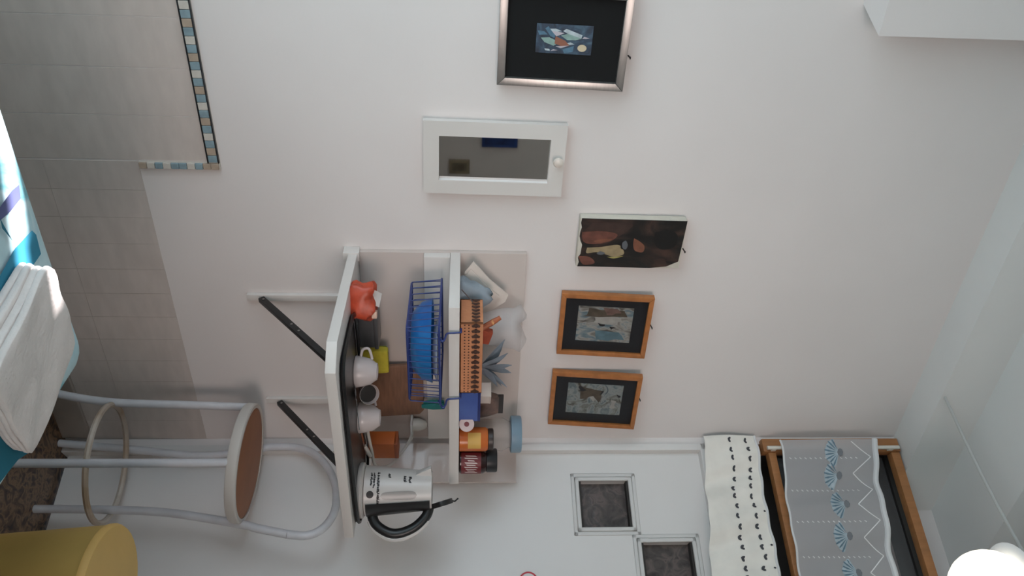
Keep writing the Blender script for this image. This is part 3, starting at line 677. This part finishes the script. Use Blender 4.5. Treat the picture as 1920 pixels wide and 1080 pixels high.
# ------------------------------------------------------------------ pictures and cabinet on the far wall
def frame_pts(w_, h_, b, t, mb, dep=.004):
    # four mitred members
    o = [(-w_/2, 0), (w_/2, 0), (w_/2, h_), (-w_/2, h_)]; i_ = [(-w_/2+b, b), (w_/2-b, b), (w_/2-b, h_-b), (-w_/2+b, h_-b)]
    return o, i_
def picture(name, label, cat, x, z, w_, h_, b, t, fm, lean, rollz=0, mat_m=None, art=None, group=None, ins=None, y=None):
    p = thing(name, label, cat, (x, (y or YW-.0015)-.0, z), 0, group); p.rotation_euler = (lean, rollz, 0)
    o, i_ = frame_pts(w_, h_, b, t, None)
    for k in range(4):
        k2 = (k+1) % 4; q = [o[k], o[k2], i_[k2], i_[k]]
        MB().prism(q, -t, 0, 'y').build('frame_member', fm, p, bevel=.0015)
    MB().box(-w_/2+b, w_/2-b, -t*.55, -t*.3, b, h_-b).build('mat_board', mat_m, p)
    return p
def nail(x, z, label):
    n_ = tag(MB().tube([(0, .004, 0), (0, -.016, .002)], .0016, 8).lathe([(.0005, -.001), (.003, -.001), (.003, .001), (.0005, .001)], 8, (0, -.016, .002)).build('nail', BLK, smooth=True), label, 'nail', 'picture nails'); n_.location = (x, YW, z)
ALU = M('brushed_aluminium', (168, 164, 160), .32, .85, var=.06, vs=30, stretch=(1, 1, 6)); BMAT = M('black_mat', (7, 7, 7), .9)
pA = picture('framed_picture', 'large black picture in a silver frame with a small blue abstract', 'picture', .452, 1.166, .200, .264, .0165, .022, ALU, radians(3.5), radians(.6), BMAT)
# art: dark blue field, pale shards, a moon  (coordinates u,v in 0..1 from the photo, u up, v right)
ARTB = ramp_mat('art_deep_blue', [(.3, (22, 34, 48)), (.5, (40, 62, 82)), (.7, (70, 100, 118))], 26, .5, 2)
AX0, AX1, AZ0, AZ1 = -.029, .030, .076, .190; ay = -.0133
cols = [M('art_pale', (176, 188, 192), .5, var=.15, vs=90), M('art_green', (134, 164, 156), .5, var=.15, vs=90), M('art_rust', (140, 88, 68), .5), M('art_moon', (206, 190, 158), .5), M('art_slate', (74, 112, 134), .5, var=.2, vs=80), M('art_pink', (186, 178, 184), .5)]
ar = MB(); ar.cur = 0
def A(px, py): # pixel in the 1728x1080 enlargement
    u = (px-240)/(1440-240); v = (py-165)/(920-165); return (AX0+(AX1-AX0)*v, AZ0+(AZ1-AZ0)*u)
am = MB(); am.add([(AX0, ay, AZ0), (AX1, ay, AZ0), (AX1, ay, AZ1), (AX0, ay, AZ1)], [(0, 1, 2, 3)])
def sh_(ix, pts, k): am.cur = ix; am.add([(A(*p)[0], ay-.0003*k, A(*p)[1]) for p in pts], [tuple(range(len(pts)))])
sh_(1, [(520,290),(650,280),(780,340),(680,355),(560,345)], 1); sh_(6, [(560,345),(680,355),(840,380),(720,450),(660,470)], 1)
sh_(2, [(760,450),(920,390),(1220,500),(1080,550),(900,555)], 1); sh_(1, [(800,330),(870,270),(1220,410),(1200,495),(900,390)], 2)
sh_(6, [(1220,500),(1260,450),(1380,480),(1300,500)], 1); sh_(2, [(340,530),(520,510),(640,570),(690,670),(620,720),(420,640)], 1)
sh_(3, [(650,470),(860,570),(960,690),(800,720),(640,660)], 3); sh_(6, [(660,730),(960,690),(780,770)], 4); sh_(1, [(900,640),(980,610),(1070,655),(960,680)], 1)
sh_(1, [(430,800),(540,810),(550,860),(450,850)], 1); sh_(6, [(560,860),(620,810),(720,830)], 1); sh_(5, [(420,290),(480,230),(640,450),(630,520),(540,480)], 1)
sh_(5, [(260,350),(400,360),(480,440),(300,460)], 1); sh_(5, [(820,800),(1060,700),(1040,860),(860,900)], 1)
sh_(4, [(1235+98*cos(2*pi*j/20), 745+92*sin(2*pi*j/20)) for j in range(20)], 2)
am.build('artwork', [ARTB]+cols, pA)
nail(.49, 1.437, 'dark nail head above the large silver framed picture')

PINE = M('honey_wood_frame', (172, 108, 58), .4, var=.15, vs=12, stretch=(4, 4, 4)); CHAR = M('charcoal_mat', (28, 29, 33), .6)
ART1 = ramp_mat('watercolour_shore', [(.28, (70, 62, 60)), (.42, (140, 134, 126)), (.52, (176, 172, 164)), (.62, (124, 140, 146)), (.75, (84, 104, 114))], 22, .5, 1.6, (1.5, 1, 1), (3, 0, 1))
ART2 = ramp_mat('watercolour_rocks', [(.28, (78, 70, 58)), (.42, (128, 128, 122)), (.52, (160, 164, 160)), (.64, (112, 124, 128)), (.78, (80, 88, 94))], 24, .5, 1.8, (1, 1, 1.4), (7, 0, 4))
for (nm, lab, x, z, w_, h_, art, rr, tilt) in (
    ('framed_picture', 'honey wood framed grey watercolour beside the dark unframed canvas', 1.178, 1.345, .192, .232, ART1, .3, 4.6),
    ('framed_picture', 'honey wood framed grey watercolour next to the door edge', 1.432, 1.340, .190, .242, ART2, .3, 5.2)):
    p = picture(nm, lab, 'picture', x, z, w_, h_, .0125, .018, PINE, radians(tilt), 0, CHAR, group='honey wood frames')
    a0, a1, b0, b1 = -w_/2+.038, w_/2-.044, .046, h_-.046
    MB().box(a0, a1, -.0104, -.0095, b0, b1).build('artwork', art, p)
    g_ = MB(); g_.cur = 0
    if art is ART1:
        bl = [(0, [(.2, .35), (.45, .3), (.5, .75), (.3, .8)]), (1, [(.05, .2), (.3, .1), (.25, .9), (.1, .85)]), (2, [(.55, .62), (.62, .6), (.6, .75)]), (2, [(.48, .4), (.54, .42), (.5, .52)]), (3, [(.68, .35), (.95, .4), (.92, .9), (.72, .8)]), (4, [(.02, .45), (.2, .5), (.18, .8), (.03, .7)])]
    else:
        bl = [(1, [(.1, .2), (.5, .22), (.42, .5), (.6, .58), (.2, .62)]), (2, [(.08, .22), (.25, .2), (.22, .35)]), (2, [(.3, .58), (.38, .6), (.2, .66)]), (0, [(.35, .4), (.55, .45), (.5, .58)]), (0, [(.55, .8), (.8, .82), (.75, .9), (.5, .88)]), (2, [(.3, .9), (.4, .92), (.34, .97)])]
    mats_ = [M('art_fog', (182, 176, 168), .5, var=.12, vs=60), M('art_umber', (92, 80, 66), .5, var=.3, vs=60), M('art_ink', (42, 40, 42), .5), M('art_teal', (104, 132, 142), .5, var=.2, vs=60), M('art_brownpink', (128, 98, 88), .5, var=.2, vs=60)]
    for ix, pts in bl:
        g_.cur = ix; cx_ = sum(q[0] for q in pts)/len(pts); cy2 = sum(q[1] for q in pts)/len(pts); poly = []
        for k in range(len(pts)):
            qa, qb = pts[k], pts[(k+1) % len(pts)]
            for t in (0, .35, .7):
                jx = random.uniform(-.03, .03); poly.append((qa[0]+(qb[0]-qa[0])*t+jx, qa[1]+(qb[1]-qa[1])*t+jx))
        g_.add([(a0+(a1-a0)*min(.98, max(.02, v)), -.0108-.0002*ix, b0+(b1-b0)*min(.98, max(.02, u))) for v, u in poly], [tuple(range(len(poly)))])
    g_.build('brush_patches', mats_, p)
    MB().box(-w_/2+.0125, w_/2-.0125, -.0135, -.013, .0125, h_-.0125).build('glass', M('picture_glass', (20, 20, 20), .03, alpha=.10), p)
nail(1.19, 1.585, 'dark nail head above the watercolour beside the dark canvas'); nail(1.44, 1.588, 'dark nail head above the watercolour next to the door edge')

# unframed canvas
cv = thing('canvas_painting', 'small unframed dark brown oil painting on canvas with bare pale edges', 'picture', (.930, YW-.001, 1.370)); cv.rotation_euler = (radians(1.5), 0, 0)
CAN = M('raw_canvas', (206, 200, 186), .85, var=.05, vs=30, bump=.2, bs=200)
MB().box(-.066, .066, -.024, 0, 0, .252).build('stretcher', CAN, cv, bevel=.002)
OIL = ramp_mat('dark_oil_paint', [(.25, (14, 13, 12)), (.45, (24, 22, 20)), (.58, (46, 34, 29)), (.7, (72, 50, 42)), (.8, (36, 28, 26))], 15, .4, 2.2, (1, 1, .45), (2, 0, 2), bump=.3)
edge = []
rnd = random.Random(4)
for k in range(12): edge.append((-.066+.132*k/11, .003+rnd.uniform(-.002, .008)))
poly = edge+[(.0655, .03), (.0655, .18), (.060, .22), (.045, .247), (0, .249), (-.03, .250), (-.066, .251)]
MB().prism(poly, -.0252, -.0238, 'y').build('paint_layer', OIL, cv)
CM = [M('oil_ochre', (150, 132, 100), .45, var=.2, vs=50), M('oil_russet', (104, 62, 50), .45, var=.3, vs=40), M('oil_black', (18, 17, 16), .4), M('oil_yellow', (168, 156, 92), .45), M('oil_slate', (92, 94, 98), .45), M('oil_umber', (58, 40, 34), .45, var=.2, vs=40), M('oil_rust', (122, 76, 56), .45, var=.2, vs=40)]
def OP(px, py): return (-.066+.132*(py-190)/(965-190), .252*(px-140)/(1710-140))
g_ = MB()
def blob(ix, pts, k):
    g_.cur = ix; q = spline([OP(*p)+(0,) for p in pts+[pts[0]]], 4)[:-1]; g_.add([(p.x, -.0253-.0002*k, p.y) for p in q], [tuple(range(len(q)))])
blob(5, [(330,240),(860,240),(880,330),(700,480),(500,600),(200,520),(180,430)], 1)
blob(1, [(180,400),(480,380),(700,420),(640,520),(420,590),(220,560)], 2); blob(6, [(360,540),(500,500),(640,510),(450,570)], 3)
blob(0, [(280,650),(500,630),(720,590),(800,640),(840,740),(700,790),(560,750),(420,720),(280,740)], 2)
blob(3, [(590,790),(700,790),(840,770),(700,815)], 3); blob(4, [(790,560),(840,520),(880,590),(860,660),(810,640)], 3)
blob(2, [(770,560),(800,530),(790,600),(820,660),(780,640)], 4); blob(6, [(960,480),(1040,520),(1130,600),(1120,700),(1000,680),(960,580)], 2)
blob(4, [(480,700),(560,730),(500,760),(430,740)], 4); blob(2, [(1250,380),(1450,330),(1600,420),(1580,600),(1400,650),(1280,560)], 1)
blob(1, [(160,790),(330,800),(420,900),(250,930)], 2); blob(5, [(1300,820),(1450,800),(1500,880),(1350,900)], 1)
g_.build('brush_strokes', CM, cv)
nail(.958, 1.632, 'dark nail head above the dark unframed canvas')

# mirror cabinet
CW = M('cabinet_white_lacquer', (216, 211, 205), .4, var=.02, vs=8)
mc = thing('mirror_cabinet', 'small white wall cabinet with a mirrored door and round knob', 'cabinet', (.7185, YW, 1.008))
mc.rotation_euler = (0, radians(.9), 0)
Wc, Hc, Tc, bc = .172, .312, .022, .0
MB().box(-.080, .080, -.012, 0, .006, Hc-.006).build('body', CW, mc)
o = [(-.086, 0), (.086, 0), (.086, Hc), (-.086, Hc)]; i_ = [(-.052, .034), (.054, .034), (.054, .278), (-.052, .278)]
dd_ = MB()
for k in range(4):
    k2 = (k+1) % 4; dd_.prism([o[k], o[k2], i_[k2], i_[k]], -.026, -.012, 'y')
dob = dd_.build('door', CW, mc)
MIR = M('mirror_glass', (232, 226, 222), .02, 1)
MB().box(-.054, .056, -.0165, -.013, .032, .280).build('mirror', MIR, dob)
MB().box(.0525, .0545, -.0262, -.0165, .034, .278).build('inner_bead', WHITE, dob)
kb = MB().lathe([(.004, 0), (.005, .004), (.005, .008), (.010, .012), (.0115, .017), (.009, .022), (.004, .024)], 20); ko = kb.build('knob', M('cream_knob', (220, 208, 196), .3), dob, smooth=True)
ko.location = (-.006, -.026, .296); ko.rotation_euler = (radians(90), 0, 0)

# pictures on the wall behind, visible in the mirror
for nm, lab, x0, x1, z0, z1, c_ in (('mirrored_picture', 'blue picture on the wall behind, seen in the cabinet mirror', 1.93, 2.13, 1.21, 1.45, (36, 66, 128)), ('mirrored_picture', 'beige picture on the wall behind, seen in the cabinet mirror', 2.23, 2.33, .99, 1.13, (150, 134, 108))):
    p = thing(nm, lab, 'picture', ((x0+x1)/2, -1.699, z0), pi)
    MB().box(-(x1-x0)/2, (x1-x0)/2, -.02, 0, 0, z1-z0).build('canvas', M('canvas_'+str(c_[0]), c_, .6, var=.3, vs=9), p, bevel=.002)
    MB().box(-(x1-x0)/2+.02, (x1-x0)/2-.02, -.0215, -.019, .02, z1-z0-.02).build('artwork', M('art_back_'+str(c_[0]), tuple(int(v*.8) for v in c_), .6, var=.4, vs=16), p)

# ------------------------------------------------------------------ stool chair in the corner
cx, cyy, zs = 1.500, 1.412, .56
TS, TS2 = -3.5, 4.0   # the old seat sits slightly crooked
ch = thing('metal_chair', 'grey tubular metal chair with round brown seat in the corner', 'chair', (cx, cyy, 0))
def CL(p): return (p[0]-cx, p[1]-cyy, p[2])
SEATB = M('tan_brown_seat', (160, 98, 54), .55, var=.06, vs=12); SRIM = M('pale_seat_rim', (206, 200, 192), .4)
vd = Vector((.727, .686, 0)); rv = Vector((.686, -.727, 0)); C0 = Vector((cx, cyy, 0))
def tilt(z, a, b): return Matrix.Translation((0, 0, z)) @ Matrix.Rotation(radians(a), 4, rv) @ Matrix.Rotation(radians(b), 4, vd)
MB().ring([(.139, -.026), (.147, -.026), (.150, -.022), (.150, -.003), (.147, 0), (.1385, 0)], 48).xform(tilt(zs, TS, TS2)).build('seat_rim', SRIM, ch, smooth=True)
MB().lathe([(.02, -.022), (.138, -.022), (.138, -.003), (.13, -.0012), (.02, -.0012)], 48).xform(tilt(zs, TS, TS2)).build('seat', SEATB, ch, smooth=True)
def leg(pts, r=.0105): return MB().tube([CL(p) for p in spline(pts, 6)], r, 10).build('leg', TUBE, ch, smooth=True)
Lf = C0-rv*.140; leg([Lf+Vector((0, 0, zs-.016)), Lf+Vector((-.004, .004, .40)), Lf+Vector((-.010, .008, .20)), Lf+Vector((-.028, .022, .06)), Lf+Vector((-.05, .035, .0))])
Nf = C0-vd*.140; leg([Nf+Vector((0, 0, zs-.012)), Nf+Vector((-.004, -.004, .3)), Nf+Vector((-.010, -.008, .0))])
# the rear legs run on into the backrest hoop
XH = 1.598
hp = [onx(*q, XH) for q in ((505, 838), (545, 838), (580, 846), (608, 868), (626, 900), (631, 930), (626, 962), (606, 990), (576, 1004), (540, 1002))]
ra = hp[0]; rb = hp[-1]
bk_ = MB().tube([CL(p) for p in spline(hp, 6)], .0105, 10); bk_.build('backrest_hoop', TUBE, ch, smooth=True)
Ff = Vector((1.585, 1.566, 0)); leg([ra, Vector((XH, 1.530, .40)), Vector((1.592, 1.548, .2)), Ff])
leg([rb, onx(480, 990, 1.602), onx(453, 983, 1.605), onx(320, 962, 1.612), onx(207, 956, 1.62), Vector((1.638, 1.385, .0))])
MB().tube([(.146*cos(2*pi*j/40), .146*sin(2*pi*j/40), 0) for j in range(40)], .0075, 8, closed=True).xform(tilt(.205, -6, 0)).build('ring_stretcher', M('rusty_tube', (212, 204, 194), .5, c2=(172, 146, 118), vs=9), ch, smooth=True)
# ------------------------------------------------------------------ bed, bedspread, towels, bin
BX, BY, BZ = .836, 1.022, .5
bd = thing('bed', 'low bed with a mattress reaching to the edge of the picture', 'bed', (-.05, .0, 0))
MB().box(-.86, .84, -1.2, .98, .04, .20).build('base', M('bed_base', (120, 92, 70), .7), bd, bevel=.01)
MB().box(-.86, .86, -1.2, 1.0, .20, .492).build('mattress', M('mattress_ticking', (200, 205, 208), .9), bd, bevel=.05, seg=4)
for sx in (-.8, .8):
    for sy in (-1.1, .92): MB().box(sx-.03, sx+.03, sy-.03, sy+.03, 0, .045).build('leg', BLK, bd)
SPR = ramp_mat('aqua_bedspread', [(.3, (170, 206, 214)), (.5, (198, 222, 226)), (.62, (120, 190, 202)), (.75, (186, 214, 220))], 7, .85, 1.2, bump=.15)
bs_ = thing('bedspread', 'aqua bedspread with teal leaf print draped over the bed', 'bedspread', (-.05, 0, 0))
rE = .055
def spread(u, v):
    X = -.95+2.05*u; Y = -1.25+2.56*v
    du = max(0, X-(BX-rE)); dv = max(0, Y-(BY-rE)); d = sqrt(du*du+dv*dv); bx0 = min(X, BX-rE); by0 = min(Y, BY-rE)
    if d < 1e-9: return (X+.05, Y, BZ+.0025*sin(9*X+5*Y)*sin(7*Y))
    nx, ny = du/d, dv/d; L = rE*pi/2
    if d < L: h, dr_ = rE*sin(d/rE), rE*(1-cos(d/rE))
    else: h, dr_ = rE+.010*sin(26*(X+Y))*min(1, (d-L)*6), rE+(d-L)
    return (bx0+nx*h+.05, by0+ny*h, max(.06, BZ-dr_+.0025*sin(9*X+5*Y)*sin(7*Y)))
MB().grid(spread, 150, 190).build('cover', SPR, bs_, smooth=True, ang=80)
def motif(pts, mat, name='leaf_print', z=.5035):
    pts3 = [onz(*q, z) for q in pts]; MB().add([(p.x+.05, p.y, z) for p in pts3], [tuple(range(len(pts3)))]).build(name, mat, bs_)
TEA = M('teal_print', (44, 130, 158), .85, var=.15, vs=14); PUR = M('slate_purple_print', (92, 98, 142), .85, var=.1, vs=14); DTE = M('deep_teal_print', (30, 108, 128), .85, var=.12, vs=10)
motif([(-40, 560), (0, 517), (28, 466), (60, 432), (68, 440), (77, 476), (40, 530), (0, 577), (-60, 640)], TEA)
motif([(-30, 420), (0, 388), (22, 358), (36, 346), (39, 372), (20, 396), (0, 414), (-20, 440)], PUR)
motif([(0, 408), (6, 420), (24, 452), (4, 428)], DTE, z=.504)
motif([(-30, 700), (40, 740), (60, 845), (34, 862), (0, 905), (-60, 940)], DTE)
# towels
TOW = M('white_terry', (226, 218, 212), .95, var=.04, vs=25, bump=.5, bs=140); TOG = M('grey_terry', (120, 120, 122), .95, bump=.5, bs=140)
cA = onz(97, 484, .545); cB = onz(147, 640, .540); cC = onz(62, 862, .522); cD = Vector((.625, .715, .550))
def towel(name, label, layers, base, mat, grow=0):
    t = thing(name, label, 'towel', (cD.x, cD.y, .502), 0, 'folded towels on the bed')
    O = Vector((cD.x, cD.y, .502)); n = 4
    for li in layers:
        jx, jy = random.uniform(-.015, .015), random.uniform(-.015, .015)
        def pos(p, q, h, li=li, jx=jx, jy=jy):
            p2 = -.005+p*1.01+jx*.5-grow; q2 = q+jy*.5
            b = cD*(1-p2)*(1-q2)+cC*p2*(1-q2)+cB*p2*q2+cA*(1-p2)*q2
            hh = (b.z-.504)/n; z = .504+hh*li+hh*.97*h+.0015*sin(14*p+9*q+li)
            return (b.x-O.x, b.y-O.y, z-O.z)
        MB().pad(pos, 1.0, e=.022, pw=9).build('fold', mat, t, smooth=True, ang=70)
    return t
towel('folded_towel', 'folded white towel lying directly on the bedspread, lower of the two', (0, 1), 0, TOW, grow=.02)
towel('folded_towel', 'folded white towel on top of the other at the bed corner, partly sunlit', (2, 3), 0, TOW)
# yellow bin
yb = onz(205, 1112, .45)
bn = thing('yellow_bin', 'yellow round bin with a flat lid standing beside the door', 'bin', (yb.x, yb.y, 0))
YEL = M('mustard_plastic', (196, 164, 92), .5, var=.06, vs=8); YEL2 = M('mustard_lid', (218, 178, 102), .5, var=.05, vs=8)
MB().lathe([(.085, 0), (.090, .004), (.121, .43), (.122, .438), (.11, .44)], 40).build('body', YEL, bn, smooth=True)
MB().lathe([(.115, .438), (.124, .439), (.124, .446), (.120, .452), (.06, .455), (.01, .456)], 40).build('lid', YEL2, bn, smooth=True)
